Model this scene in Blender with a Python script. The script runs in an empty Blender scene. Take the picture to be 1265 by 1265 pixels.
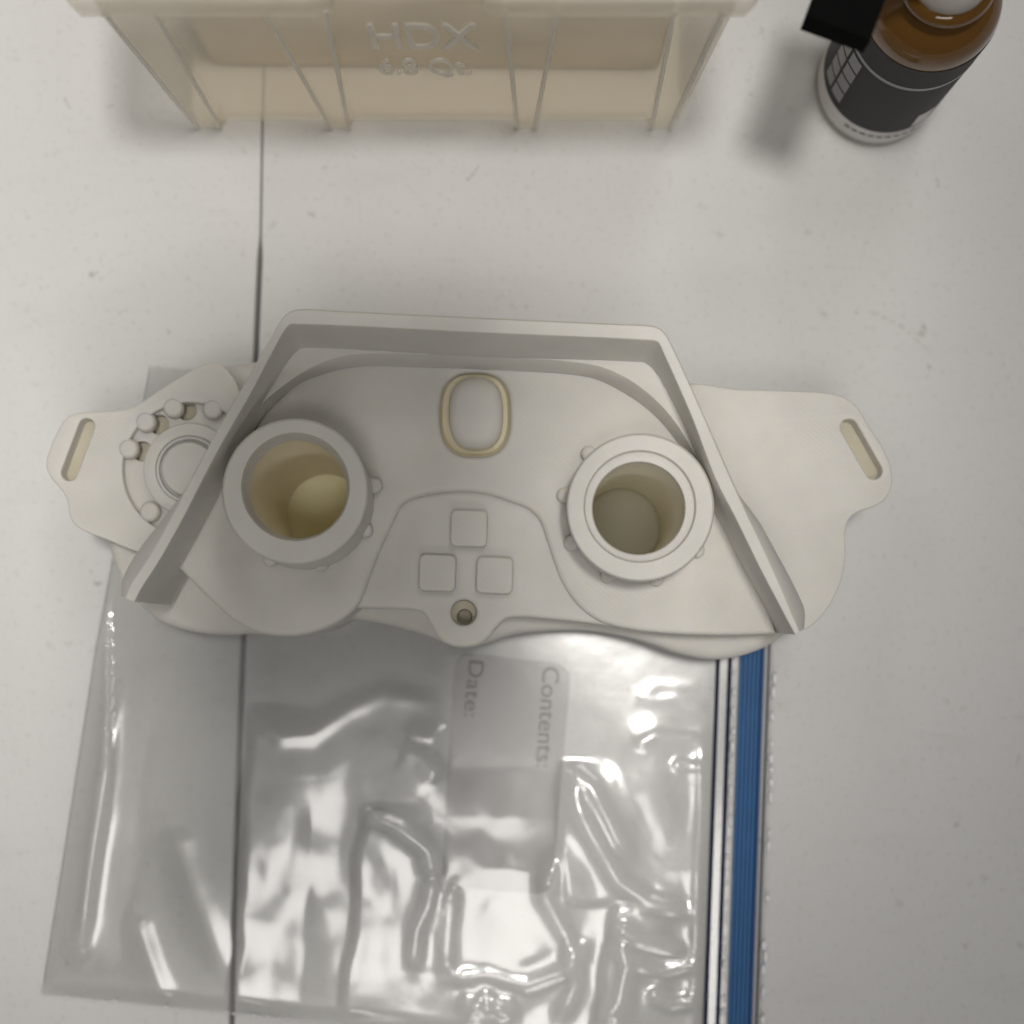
import bpy, bmesh, math, random
from mathutils import Vector, Matrix, noise
from mathutils.geometry import tessellate_polygon

# ------------------------------------------------------------------ camera, world, lights
H, F, NX, NY, W = 0.56, 2050.0, 640.0, 760.0, 1265.0     # lens height over the table (m), focal length and foot point (px of the photo)
sc = bpy.context.scene
C = sc.collection
cam_d = bpy.data.cameras.new('camera'); cam = bpy.data.objects.new('camera', cam_d); C.objects.link(cam)
cam.location = (0, 0, H)
cam_d.sensor_width = 36; cam_d.lens = F / W * 36
cam_d.shift_x = (W / 2 - NX) / W; cam_d.shift_y = (NY - W / 2) / W
cam_d.clip_start = 0.01; cam_d.clip_end = 20
cam_d.dof.use_dof = True; cam_d.dof.focus_distance = H - 0.066; cam_d.dof.aperture_fstop = 5.6
sc.camera = cam

world = bpy.data.worlds.new('World'); sc.world = world; world.use_nodes = True
bg = world.node_tree.nodes['Background']
bg.inputs[0].default_value = (0.96, 0.97, 1.0, 1); bg.inputs[1].default_value = 0.05

def area(name, loc, target, sx, sy, power, col, spin=0):
    d = bpy.data.lights.new(name, 'AREA'); d.shape = 'RECTANGLE'; d.size = sx; d.size_y = sy
    d.energy = power; d.color = col
    o = bpy.data.objects.new(name, d); C.objects.link(o); o.location = loc
    q = (Vector(target) - Vector(loc)).to_track_quat('-Z', 'Y')
    o.rotation_euler = q.to_euler()
    return o
WARM = (1.0, 0.975, 0.935)
def shaped_spot(name, loc, target, power, cone, blend, radius, col):
    d = bpy.data.lights.new(name, 'SPOT'); d.energy = power; d.spot_size = math.radians(cone); d.spot_blend = blend
    d.shadow_soft_size = radius; d.color = col
    o = bpy.data.objects.new(name, d); C.objects.link(o); o.location = loc
    o.rotation_euler = (Vector(target) - Vector(loc)).to_track_quat('-Z', 'Y').to_euler()
    return o
shaped_spot('shaped_overhead_spot', (0.08, 0.15, 1.95), (-0.15, 0.16, 0), 90, 25.0, 0.95, 0.10, WARM)  # cone shaped so its fading edge stands in for a leaning person's shade
area('ceiling_lamp_behind', (-0.02, -0.48, 1.95), (-0.02, -0.48, 0), 0.40, 0.40, 4.6, WARM)
area('added_soft_panel_behind', (-0.05, -0.52, 1.97), (-0.05, -0.52, 0), 1.05, 0.95, 2.6, WARM)  # added wide panel, softens the edges of the bag's highlights
area('added_front_fill', (0.3, -1.9, 1.9), (0.2, -1.5, 0), 1.2, 0.30, 8, WARM)  # added fill, lifts the box lettering and faces turned to the front
area('ceiling_lamp_far', (0.45, 1.15, 1.8), (0.45, 1.15, 0), 0.30, 1.0, 5, WARM)
area('ceiling_lamp_side', (-0.95, 0.95, 1.8), (-0.95, 0.95, 0), 0.30, 1.0, 3, WARM)

sc.view_settings.view_transform = 'Standard'; sc.view_settings.look = 'None'
sc.view_settings.exposure = 0.0; sc.view_settings.gamma = 1
sc.render.engine = 'CYCLES'
sc.cycles.use_denoising = True; sc.cycles.use_adaptive_sampling = True; sc.cycles.adaptive_threshold = 0.025
sc.cycles.max_bounces = 8; sc.cycles.transparent_max_bounces = 16; sc.cycles.diffuse_bounces = 4; sc.cycles.glossy_bounces = 3
sc.cycles.caustics_reflective = False; sc.cycles.caustics_refractive = False

random.seed(7)

# ------------------------------------------------------------------ helpers
def P(px, py, z):
    """point of the place seen at photo pixel (px, py) when it lies z above the table"""
    k = (H - z) / F
    return Vector(((px - NX) * k, (NY - py) * k, z))

def link(name, me, mat=None, parent=None):
    o = bpy.data.objects.new(name, me); C.objects.link(o)
    if mat: me.materials.append(mat)
    if parent: o.parent = parent
    return o

def from_bm(name, bm, mat, parent=None, smooth=None, bevel=0, seg=3):
    bmesh.ops.recalc_face_normals(bm, faces=bm.faces)
    me = bpy.data.meshes.new(name); bm.to_mesh(me); bm.free()
    if smooth is not None:
        for p in me.polygons: p.use_smooth = True
        me.set_sharp_from_angle(angle=math.radians(smooth))
    o = link(name, me, mat, parent)
    if bevel:
        m = o.modifiers.new('bevel', 'BEVEL'); m.width = bevel; m.segments = seg
        m.limit_method = 'ANGLE'; m.angle_limit = math.radians(40)
        m.harden_normals = True; m.use_clamp_overlap = True
        for p in me.polygons: p.use_smooth = True
    return o

def tag(o, label, cat, group=None):
    o['label'] = label; o['category'] = cat
    if group: o['group'] = group
    return o

def empty(name, loc):
    o = bpy.data.objects.new(name, None); C.objects.link(o); o.location = loc; o.empty_display_size = 0.02
    return o

def circ(cx, cy, r, n=64):
    return [(cx + r * math.cos(2 * math.pi * i / n), cy + r * math.sin(2 * math.pi * i / n)) for i in range(n)]

def stadium(a, b, r, n=12):
    ang = math.atan2(b[1] - a[1], b[0] - a[0]); out = []
    for c, s in ((b, ang - math.pi / 2), (a, ang + math.pi / 2)):
        for i in range(n + 1):
            t = s + math.pi * i / n
            out.append((c[0] + r * math.cos(t), c[1] + r * math.sin(t)))
    return out

def superell(cx, cy, a, b, p=2.6, n=64):
    out = []
    for i in range(n):
        t = 2 * math.pi * i / n; c, s = math.cos(t), math.sin(t)
        out.append((cx + a * math.copysign(abs(c) ** (2 / p), c), cy + b * math.copysign(abs(s) ** (2 / p), s)))
    return out

def spline(pts, sub=6, closed=True):
    """Catmull-Rom through the points (centripetal feel by light tension)"""
    n = len(pts); out = []
    rng = range(n) if closed else range(n - 1)
    for i in rng:
        p0 = pts[(i - 1) % n] if closed else pts[max(i - 1, 0)]
        p1 = pts[i]; p2 = pts[(i + 1) % n]
        p3 = pts[(i + 2) % n] if closed else pts[min(i + 2, n - 1)]
        d = [max(math.dist(a, b), 1e-6) ** 0.5 for a, b in ((p0, p1), (p1, p2), (p2, p3))]
        for k in range(sub):
            t = k / sub; v = []
            for j in (0, 1):
                if math.dist(p0, p1) < 1e-5: m1 = (p2[j] - p1[j])
                else: m1 = ((p1[j] - p0[j]) / d[0] - (p2[j] - p0[j]) / (d[0] + d[1]) + (p2[j] - p1[j]) / d[1]) * d[1]
                if math.dist(p2, p3) < 1e-5: m2 = (p2[j] - p1[j])
                else: m2 = ((p2[j] - p1[j]) / d[1] - (p3[j] - p1[j]) / (d[1] + d[2]) + (p3[j] - p2[j]) / d[2]) * d[1]
                t2, t3 = t * t, t * t * t
                v.append((2 * t3 - 3 * t2 + 1) * p1[j] + (t3 - 2 * t2 + t) * m1 + (-2 * t3 + 3 * t2) * p2[j] + (t3 - t2) * m2)
            out.append(tuple(v))
    if not closed: out.append(tuple(pts[-1]))
    return out

def rounded(pts, r, n=5):
    out = []; m = len(pts)
    for i in range(m):
        a, b, c = Vector(pts[i - 1]), Vector(pts[i]), Vector(pts[(i + 1) % m])
        u = (a - b); w = (c - b); rr = min(r, u.length * .45, w.length * .45)
        s, e = b + u.normalized() * rr, b + w.normalized() * rr
        for k in range(n + 1):
            t = k / n
            out.append(tuple(s * (1 - t) ** 2 + b * 2 * t * (1 - t) + e * t * t))
    return out

def offset_loop(loop, d):
    """shift a closed world-xy loop by d to the left of its direction"""
    n = len(loop); out = []
    for i in range(n):
        a, b, c = loop[i - 1], loop[i], loop[(i + 1) % n]
        u = (b - a); w = (c - b)
        nu = Vector((-u.y, u.x)).normalized() if u.length > 1e-9 else Vector((0, 0))
        nw = Vector((-w.y, w.x)).normalized() if w.length > 1e-9 else nu
        m = nu + nw
        if m.length < 1e-6: m = nu
        m = m.normalized(); k = max(m.dot(nu), 0.5)
        out.append(b + m * (d / k))
    return out

def plate(name, outer, holes, zt, zb, mat, parent, bevel=0.0006, seg=3, world=False):
    """flat solid: outline (photo px at its top height) with holes, rounded top edge, straight sides down to zb"""
    bm = bmesh.new(); edges = []; tops = []; lows = []
    for li, loop in enumerate([outer] + list(holes)):
        w = [Vector((p[0], p[1])) if world else P(p[0], p[1], zt).xy for p in loop]
        w = [p for i, p in enumerate(w) if (p - w[i - 1]).length > 2e-6]
        ar = sum(a.x * b.y - b.x * a.y for a, b in zip(w, w[1:] + w[:1]))
        if (ar > 0) != (li == 0): w.reverse()           # outer counter-clockwise, holes clockwise
        low = [bm.verts.new((p.x, p.y, zb)) for p in w]; prev = low; lows.append(low)
        prof = [(0, zt)] if not bevel else [(bevel * (1 - math.cos(t)), zt - bevel * (1 - math.sin(t))) for t in [math.pi / 2 * k / seg for k in range(seg + 1)]]
        for off, z in prof:
            q = offset_loop(w, off) if off else w
            cur = [bm.verts.new((p.x, p.y, z)) for p in q]
            for i in range(len(w)):
                f = bm.faces.new((prev[i], prev[(i + 1) % len(w)], cur[(i + 1) % len(w)], cur[i])); f.smooth = True
            prev = cur
        tops.append(prev)
    for loops in (tops, lows):
        flat = [v for l in loops for v in l]
        for tri in tessellate_polygon([[Vector((v.co.x * 1000, v.co.y * 1000, 0)) for v in l] for l in loops]):
            if len(set(tri)) == 3:
                try: bm.faces.new([flat[k] for k in tri]).smooth = False
                except ValueError: pass
    bmesh.ops.recalc_face_normals(bm, faces=bm.faces)
    me = bpy.data.meshes.new(name); bm.to_mesh(me); bm.free()
    me.set_sharp_from_angle(angle=math.radians(50))
    return link(name, me, mat, parent)

def loft(name, rings, mat, parent, cap0=False, cap1=False, smooth=35, closed=True, bevel=0):
    bm = bmesh.new(); R = [[bm.verts.new(p) for p in r] for r in rings]
    for a, b in zip(R, R[1:]):
        n = len(a)
        for i in range(n if closed else n - 1):
            bm.faces.new((a[i], a[(i + 1) % n], b[(i + 1) % n], b[i]))
    if cap0: bm.faces.new(R[0])
    if cap1: bm.faces.new(R[-1])
    return from_bm(name, bm, mat, parent, smooth=smooth, bevel=bevel)

def circles(spec, n=72):
    """spec rows (cx px, cy px, radius px, z)"""
    return [[P(x, y, z) for x, y in circ(cx, cy, r, n)] for cx, cy, r, z in spec]

def wcircles(cx, cy, spec, n=64):
    return [[Vector((cx + r * math.cos(2 * math.pi * i / n), cy + r * math.sin(2 * math.pi * i / n), z)) for i in range(n)] for r, z in spec]

def dome(name, loop, z0, z1, mat, parent, edge=0.25, steps=6, zb=None):
    """soft button: outline at height z0 rising to a nearly flat crown at z1"""
    cx = sum(p[0] for p in loop) / len(loop); cy = sum(p[1] for p in loop) / len(loop)
    rings = []
    if zb is not None: rings.append([Vector((P(x, y, z0).x, P(x, y, z0).y, zb)) for x, y in loop])
    for k in range(steps + 1):
        t = k / steps * math.pi / 2
        s = 1 - edge * (1 - math.cos(t)); z = z0 + (z1 - z0) * math.sin(t)
        rings.append([Vector((P(cx + (x - cx) * s, cy + (y - cy) * s, z0).x, P(cx + (x - cx) * s, cy + (y - cy) * s, z0).y, z)) for x, y in loop])
    return loft(name, rings, mat, parent, cap1=True, smooth=50)

# ------------------------------------------------------------------ materials
def new_mat(name):
    m = bpy.data.materials.new(name); m.use_nodes = True
    nt = m.node_tree; return m, nt, nt.nodes['Principled BSDF']

def nd(nt, t, **kw):
    n = nt.nodes.new(t)
    for k, v in kw.items():
        if k.startswith('i_'): n.inputs[k[2:].replace('_', ' ')].default_value = v
        else: setattr(n, k, v)
    return n

def mathn(nt, op, a, b=None, clamp=False):
    n = nt.nodes.new('ShaderNodeMath'); n.operation = op; n.use_clamp = clamp
    for i, v in enumerate((a, b)):
        if v is None: continue
        if isinstance(v, (int, float)): n.inputs[i].default_value = v
        else: nt.links.new(v, n.inputs[i])
    return n.outputs[0]

def resin(name, col, rough=0.5, sss=0.55, line=0.35):
    m, nt, b = new_mat(name); L = nt.links
    geo = nd(nt, 'ShaderNodeNewGeometry')
    n1 = nd(nt, 'ShaderNodeTexNoise', i_Scale=55.0, i_Detail=4.0)
    L.new(geo.outputs['Position'], n1.inputs['Vector'])
    ramp = nd(nt, 'ShaderNodeMapRange', i_From_Min=0.35, i_From_Max=0.7, i_To_Min=0.955, i_To_Max=1.03)
    L.new(n1.outputs[0], ramp.inputs[0])
    mix = nd(nt, 'ShaderNodeVectorMath', operation='SCALE'); mix.inputs[0].default_value = col
    L.new(ramp.outputs[0], mix.inputs['Scale']); L.new(mix.outputs[0], b.inputs['Base Color'])
    b.inputs['Roughness'].default_value = rough
    b.inputs['Specular IOR Level'].default_value = 0.35
    b.inputs['Subsurface Weight'].default_value = sss
    b.inputs['Subsurface Radius'].default_value = (1.0, 0.85, 0.45)
    b.inputs['Subsurface Scale'].default_value = 0.0028
    # fine print layers running obliquely plus sanding grain
    mp = nd(nt, 'ShaderNodeMapping'); mp.inputs['Rotation'].default_value = (0.5, 0.62, math.radians(-38))
    L.new(geo.outputs['Position'], mp.inputs[0])
    wv = nd(nt, 'ShaderNodeTexWave', i_Scale=260.0, i_Distortion=1.2, i_Detail=2.0)
    wv.inputs['Detail Scale'].default_value = 0.6
    L.new(mp.outputs[0], wv.inputs[0])
    n2 = nd(nt, 'ShaderNodeTexNoise', i_Scale=2600.0, i_Detail=2.0); L.new(geo.outputs['Position'], n2.inputs[0])
    s = mathn(nt, 'ADD', mathn(nt, 'MULTIPLY', wv.outputs[1], line), n2.outputs[0])
    bp = nd(nt, 'ShaderNodeBump', i_Strength=0.28, i_Distance=0.00022)
    L.new(s, bp.inputs['Height']); L.new(bp.outputs[0], b.inputs['Normal'])
    return m
RESIN = resin('white_resin', (0.67, 0.645, 0.60))
RESIN_L = resin('resin_lit_bore', (0.94, 0.88, 0.73), line=0.1)  # lighter copy of the resin: lit wall of the right bore as colour
RESIN_G = resin('resin_shaded_recess', (0.55, 0.505, 0.39), line=0.1)  # darker copy of the resin: shade and bounce tint of recesses as colour
RESIN_Y = resin('resin_scatter_tint', (0.88, 0.80, 0.60), rough=0.45, line=0.1)  # light scattered in left bore and oval groove put into the colour
RESIN_O = resin('resin_shaded_floor', (0.17, 0.148, 0.075), rough=0.45, line=0.1)  # dark copy of the resin: shade at the right bore's bottom painted in
RESIN_B = resin('resin_lit_floor', (1.0, 0.90, 0.60), rough=0.4, line=0.1)  # bright copy of the resin: light falling into the left bore painted in

def table_mat():
    m, nt, b = new_mat('white_table_plastic'); L = nt.links
    geo = nd(nt, 'ShaderNodeNewGeometry'); pos = geo.outputs['Position']
    base = nd(nt, 'ShaderNodeTexNoise', i_Scale=9.0, i_Detail=6.0); L.new(pos, base.inputs[0])
    r = nd(nt, 'ShaderNodeMix', data_type='RGBA'); L.new(base.outputs[0], r.inputs[0])
    r.inputs[6].default_value = (0.585, 0.577, 0.562, 1); r.inputs[7].default_value = (0.65, 0.643, 0.632, 1)
    # small grey grime specks
    v = nd(nt, 'ShaderNodeTexNoise', i_Scale=150.0, i_Detail=3.0); L.new(pos, v.inputs[0])
    v2 = nd(nt, 'ShaderNodeTexNoise', i_Scale=17.0, i_Detail=3.0); L.new(pos, v2.inputs[0])
    sp = nd(nt, 'ShaderNodeMapRange', i_From_Min=0.65, i_From_Max=0.75); L.new(v.outputs[0], sp.inputs[0])
    sp2 = nd(nt, 'ShaderNodeMapRange', i_From_Min=0.46, i_From_Max=0.64); L.new(v2.outputs[0], sp2.inputs[0])
    mask = mathn(nt, 'MULTIPLY', mathn(nt, 'MULTIPLY', sp.outputs[0], sp2.outputs[0]), 0.48)
    fs = nd(nt, 'ShaderNodeTexNoise', i_Scale=480.0, i_Detail=2.0); L.new(pos, fs.inputs[0])
    fsm = nd(nt, 'ShaderNodeMapRange', i_From_Min=0.60, i_From_Max=0.72, i_To_Max=0.16); L.new(fs.outputs[0], fsm.inputs[0])
    mask = mathn(nt, 'ADD', mask, fsm.outputs[0])
    # streaky smudges
    mpp = nd(nt, 'ShaderNodeMapping'); mpp.inputs['Scale'].default_value = (1.0, 3.2, 1); L.new(pos, mpp.inputs[0])
    v3 = nd(nt, 'ShaderNodeTexNoise', i_Scale=26.0, i_Detail=5.0); L.new(mpp.outputs[0], v3.inputs[0])
    sm = nd(nt, 'ShaderNodeMapRange', i_From_Min=0.58, i_From_Max=0.78, i_To_Max=0.07); L.new(v3.outputs[0], sm.inputs[0])
    mask = mathn(nt, 'ADD', mask, sm.outputs[0])
    # individual marks: (from px, to px, half width mm, strength)
    wob = nd(nt, 'ShaderNodeTexNoise', i_Scale=420.0, i_Detail=2.0); L.new(pos, wob.inputs[0])
    for a, c, hw, st in (((578, 222), (590, 206), 0.9, .5), ((1157, 222), (1160, 230), 0.9, .6), ((1190, 238), (1191, 240), 0.6, .4),
                         ((1072, 383), (1098, 395), 1.1, .28), ((1098, 395), (1116, 404), 1.1, .32), ((1122, 410), (1150, 436), 0.8, .2),
                         ((1020, 330), (1060, 331), 1.2, .1), ((80, 122), (86, 132), 0.9, .3), ((134, 132), (139, 130), 0.9, .35),
                         ((30, 350), (34, 352), 0.8, .3), ((82, 1189), (83, 1191), 0.8, .7)):
        A, B = P(*a, 0), P(*c, 0); ab = B - A
        sub = nd(nt, 'ShaderNodeVectorMath', operation='SUBTRACT'); L.new(pos, sub.inputs[0]); sub.inputs[1].default_value = A
        dt = nd(nt, 'ShaderNodeVectorMath', operation='DOT_PRODUCT'); L.new(sub.outputs[0], dt.inputs[0]); dt.inputs[1].default_value = ab / ab.length_squared
        t = mathn(nt, 'MULTIPLY', dt.outputs['Value'], 1.0, clamp=True)
        pr = nd(nt, 'ShaderNodeVectorMath', operation='SCALE'); pr.inputs[0].default_value = ab; L.new(t, pr.inputs['Scale'])
        ds = nd(nt, 'ShaderNodeVectorMath', operation='DISTANCE'); L.new(sub.outputs[0], ds.inputs[0]); L.new(pr.outputs[0], ds.inputs[1])
        q = nd(nt, 'ShaderNodeMapRange', i_From_Min=0.0, i_From_Max=hw * 0.001, i_To_Min=1.0, i_To_Max=0.0); L.new(ds.outputs['Value'], q.inputs[0])
        w2 = nd(nt, 'ShaderNodeMapRange', i_From_Min=0.35, i_From_Max=0.6); L.new(wob.outputs[0], w2.inputs[0])
        mask = mathn(nt, 'ADD', mask, mathn(nt, 'MULTIPLY', mathn(nt, 'MULTIPLY', q.outputs[0], w2.outputs[0]), st))
    mask = mathn(nt, 'MINIMUM', mask, 0.8)
    mx = nd(nt, 'ShaderNodeMix', data_type='RGBA'); L.new(mask, mx.inputs[0]); L.new(r.outputs[2], mx.inputs[6])
    mx.inputs[7].default_value = (0.20, 0.185, 0.15, 1)
    L.new(mx.outputs[2], b.inputs['Base Color'])
    b.inputs['Roughness'].default_value = 0.55; b.inputs['Specular IOR Level'].default_value = 0.3
    n1 = nd(nt, 'ShaderNodeTexNoise', i_Scale=520.0, i_Detail=3.0); L.new(pos, n1.inputs[0])
    n2 = nd(nt, 'ShaderNodeTexNoise', i_Scale=60.0, i_Detail=2.0); L.new(pos, n2.inputs[0])
    bp = nd(nt, 'ShaderNodeBump', i_Strength=0.35, i_Distance=0.0005)
    L.new(mathn(nt, 'ADD', n1.outputs[0], n2.outputs[0]), bp.inputs['Height']); L.new(bp.outputs[0], b.inputs['Normal'])
    return m
TABLE = table_mat()

def simple(name, col, rough=0.5, spec=0.5, noise_amt=0.06, nscale=180.0, bump=0.0):
    m, nt, b = new_mat(name); L = nt.links
    geo = nd(nt, 'ShaderNodeNewGeometry')
    n1 = nd(nt, 'ShaderNodeTexNoise', i_Scale=nscale, i_Detail=4.0); L.new(geo.outputs['Position'], n1.inputs[0])
    mr = nd(nt, 'ShaderNodeMapRange', i_From_Min=0.3, i_From_Max=0.7, i_To_Min=1 - noise_amt, i_To_Max=1 + noise_amt); L.new(n1.outputs[0], mr.inputs[0])
    s = nd(nt, 'ShaderNodeVectorMath', operation='SCALE'); s.inputs[0].default_value = col; L.new(mr.outputs[0], s.inputs['Scale'])
    L.new(s.outputs[0], b.inputs['Base Color'])
    b.inputs['Roughness'].default_value = rough; b.inputs['Specular IOR Level'].default_value = spec
    if bump:
        bp = nd(nt, 'ShaderNodeBump', i_Strength=0.3, i_Distance=bump); L.new(n1.outputs[0], bp.inputs['Height']); L.new(bp.outputs[0], b.inputs['Normal'])
    return m
DARK = simple('dark_gap', (0.02, 0.02, 0.02), 0.9)
BLACK = simple('black_plastic', (0.004, 0.004, 0.004), 0.9, 0.05)
BLUE = simple('zip_blue', (0.042, 0.155, 0.35), 0.5, 0.25, 0.05)
BLUE_D = simple('zip_blue_deep', (0.010, 0.055, 0.20), 0.5, 0.25, 0.05)
NAVY = simple('zip_navy', (0.005, 0.009, 0.04), 0.6, 0.2, 0.1)
PRINT = simple('grey_print', (0.23, 0.22, 0.215), 0.6)
LABEL_D = simple('bottle_label_charcoal', (0.022, 0.022, 0.026), 0.6, 0.3)
LABEL_W = simple('bottle_label_white', (0.66, 0.64, 0.63), 0.5, 0.4)
LABEL_S = simple('bottle_label_silver', (0.26, 0.26, 0.27), 0.4, 0.5)
CAP_W = simple('white_cap', (0.66, 0.63, 0.59), 0.45)
TAN = simple('tan_contents', (0.76, 0.66, 0.50), 0.8, 0.2, 0.12, 40.0)
SCREEN = simple('phone_glass', (0.01, 0.01, 0.012), 0.15)

def film_mat(name, tint, refl, rough, haze=0.0, hazecol=(0.7, 0.7, 0.7)):
    """thin clear plastic sheet: passes light straight through, mirrors a little of the room"""
    m = bpy.data.materials.new(name); m.use_nodes = True; nt = m.node_tree; L = nt.links
    for n in list(nt.nodes): nt.nodes.remove(n)
    out = nd(nt, 'ShaderNodeOutputMaterial')
    tr = nd(nt, 'ShaderNodeBsdfTransparent'); tr.inputs[0].default_value = (*tint, 1)
    gl = nd(nt, 'ShaderNodeBsdfGlossy'); gl.inputs['Color'].default_value = (1, 1, 1, 1); gl.inputs['Roughness'].default_value = rough
    fr = nd(nt, 'ShaderNodeFresnel', i_IOR=1.5)
    geo = nd(nt, 'ShaderNodeNewGeometry')
    n1 = nd(nt, 'ShaderNodeTexNoise', i_Scale=90.0, i_Detail=3.0); L.new(geo.outputs['Position'], n1.inputs[0])
    bp = nd(nt, 'ShaderNodeBump', i_Strength=0.12, i_Distance=0.0004); L.new(n1.outputs[0], bp.inputs['Height'])
    L.new(bp.outputs[0], gl.inputs['Normal'])
    fac = mathn(nt, 'MULTIPLY', fr.outputs[0], refl, clamp=True)
    mx = nd(nt, 'ShaderNodeMixShader'); L.new(fac, mx.inputs[0]); L.new(tr.outputs[0], mx.inputs[1]); L.new(gl.outputs[0], mx.inputs[2])
    last = mx
    if haze:
        df = nd(nt, 'ShaderNodeBsdfDiffuse'); df.inputs[0].default_value = (*hazecol, 1)
        m2 = nd(nt, 'ShaderNodeMixShader'); m2.inputs[0].default_value = haze
        L.new(mx.outputs[0], m2.inputs[1]); L.new(df.outputs[0], m2.inputs[2]); last = m2
    L.new(last.outputs[0], out.inputs[0])
    return m
FILM = film_mat('clear_bag_film', (0.988, 0.987, 0.985), 1.5, 0.14, 0.004)
FILM_B = film_mat('clear_bag_film_back', (0.99, 0.99, 0.985), 0.5, 0.25, 0.004)
FILM_W = film_mat('bag_write_on_panel', (0.97, 0.965, 0.96), 0.6, 0.25, 0.46, (0.80, 0.78, 0.77))
BEAD = film_mat('bag_bead', (0.95, 0.95, 0.95), 3.0, 0.2, 0.80, (0.92, 0.92, 0.92))

def frosted(name, col, clear, rough=0.35, thru=0.5):
    """milky translucent moulded plastic"""
    m = bpy.data.materials.new(name); m.use_nodes = True; nt = m.node_tree; L = nt.links
    for n in list(nt.nodes): nt.nodes.remove(n)
    out = nd(nt, 'ShaderNodeOutputMaterial')
    tr = nd(nt, 'ShaderNodeBsdfTransparent'); tr.inputs[0].default_value = (0.99, 0.972, 0.935, 1)
    df = nd(nt, 'ShaderNodeBsdfDiffuse'); df.inputs[0].default_value = (*col, 1)
    tl = nd(nt, 'ShaderNodeBsdfTranslucent'); tl.inputs[0].default_value = (*col, 1)
    gl = nd(nt, 'ShaderNodeBsdfGlossy'); gl.inputs['Roughness'].default_value = rough
    a = nd(nt, 'ShaderNodeMixShader'); a.inputs[0].default_value = thru; L.new(df.outputs[0], a.inputs[1]); L.new(tl.outputs[0], a.inputs[2])
    b = nd(nt, 'ShaderNodeMixShader'); b.inputs[0].default_value = clear; L.new(a.outputs[0], b.inputs[1]); L.new(tr.outputs[0], b.inputs[2])
    c = nd(nt, 'ShaderNodeMixShader'); c.inputs[0].default_value = 0.04; L.new(b.outputs[0], c.inputs[1]); L.new(gl.outputs[0], c.inputs[2])
    L.new(c.outputs[0], out.inputs[0])
    return m
FROST = frosted('frosted_container_plastic', (0.97, 0.955, 0.915), 0.72, thru=0.6)
FROST_BASE = frosted('frosted_base_plastic', (0.95, 0.92, 0.85), 0.86, thru=0.6)
FROST_RIM = frosted('frosted_rim_plastic', (0.93, 0.91, 0.86), 0.66)
FROST_TXT = frosted('frosted_raised_lettering', (0.98, 0.97, 0.94), 0.22, thru=0.5)

def amber():
    m, nt, b = new_mat('amber_glass')
    b.inputs['Base Color'].default_value = (0.17, 0.078, 0.014, 1)
    b.inputs['Roughness'].default_value = 0.06; b.inputs['Coat Weight'].default_value = 0.6; b.inputs['Coat Roughness'].default_value = 0.05
    b.inputs['Transmission Weight'].default_value = 0.35; b.inputs['IOR'].default_value = 1.45
    return m
AMBER = amber()

# ------------------------------------------------------------------ the setting: two white table tops that meet in a dark seam
SEAM = [(333, -180), (324, 150), (321.5, 300), (316, 430), (299, 830), (290, 1080), (286, 1265), (280, 1480)]
def seam_x(py):
    for (x0, y0), (x1, y1) in zip(SEAM, SEAM[1:]):
        if y0 <= py <= y1: return x0 + (x1 - x0) * (py - y0) / (y1 - y0)
    return SEAM[-1][0]
L_edge = []; R_edge = []
for i in range(61):
    py = -180 + 1660 * i / 60
    hw = 0.85 if py < 300 else min(2.9, 0.85 + (py - 300) * 0.22)
    L_edge.append((seam_x(py) - hw, py)); R_edge.append((seam_x(py) + hw, py))
def tabletop(name, edge, far):
    pts = [tuple(P(x, y, 0).xy) for x, y in edge]
    pts = [(pts[0][0] + .013, 1.0)] + pts + [(pts[-1][0] - .02, -0.9)]
    poly = pts + [(far, -0.9), (far, 1.0)]
    o = plate(name, poly, [], 0.0, -0.03, TABLE, None, bevel=0.0008, world=True)
    o['kind'] = 'structure'
    return o
tabletop('table_top_left', L_edge, -1.0)
tabletop('table_top_right', R_edge, 1.0)
fl = plate('floor', [(-1.6, -1.6), (1.6, -1.6), (1.6, 1.6), (-1.6, 1.6)], [], -0.12, -0.14, DARK, None, bevel=0, world=True)
fl['kind'] = 'structure'

# ------------------------------------------------------------------ the goggles
G = empty('goggles', P(600, 620, 0))
tag(G, 'white resin printed goggles with hood, two lens rings and strap tabs', 'goggles')
bpy.context.view_layer.update()
def own(o, parent):
    """parent keeping the world position (part meshes are built in world coordinates)"""
    o.parent = parent
    if parent.type == 'EMPTY': o.matrix_parent_inverse = Matrix.Translation(-parent.location)
    return o
def GP(o): return own(o, G)

Z_SH, Z_W, Z_PL, Z_NP, Z_RIM, Z_LE = 0.034, 0.047, 0.056, 0.0535, 0.086, 0.066
BORE_R, BORE_L = (789, 628, 57), (366.5, 603.5, 61)
shell_out = spline([(292, 449), (420, 440), (640, 450), (868, 474), (918, 484), (985, 530), (1015, 600), (1015, 680), (1000, 745), (965, 788), (925, 808),
                    (885, 815), (840, 808), (800, 794), (760, 784), (720, 779), (676, 779.7), (633, 784.5), (600, 795), (573, 801), (545.7, 793), (515, 782),
                    (467, 770), (428, 765.5), (410, 775), (380, 784), (345, 786.5), (315, 783), (275, 784.5), (230, 779), (190, 764), (155, 727),
                    (139, 695), (133, 665), (140, 600), (175, 520), (235, 463)], 5)
def bore_hole(b, zt, grow=28):
    cx, cy, r = b                      # bore as seen at its rim height 0.079 -> same axis lower down
    c = P(cx, cy, 0.079); rw = r * (H - 0.079) / F + grow * 1e-4
    return c.x, c.y, rw
def hole_px(b, z, grow=28):
    x, y, r = bore_hole(b, z, grow); k = F / (H - z)
    return circ(NX + x * k, NY - y * k, r * k, 72)
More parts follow.
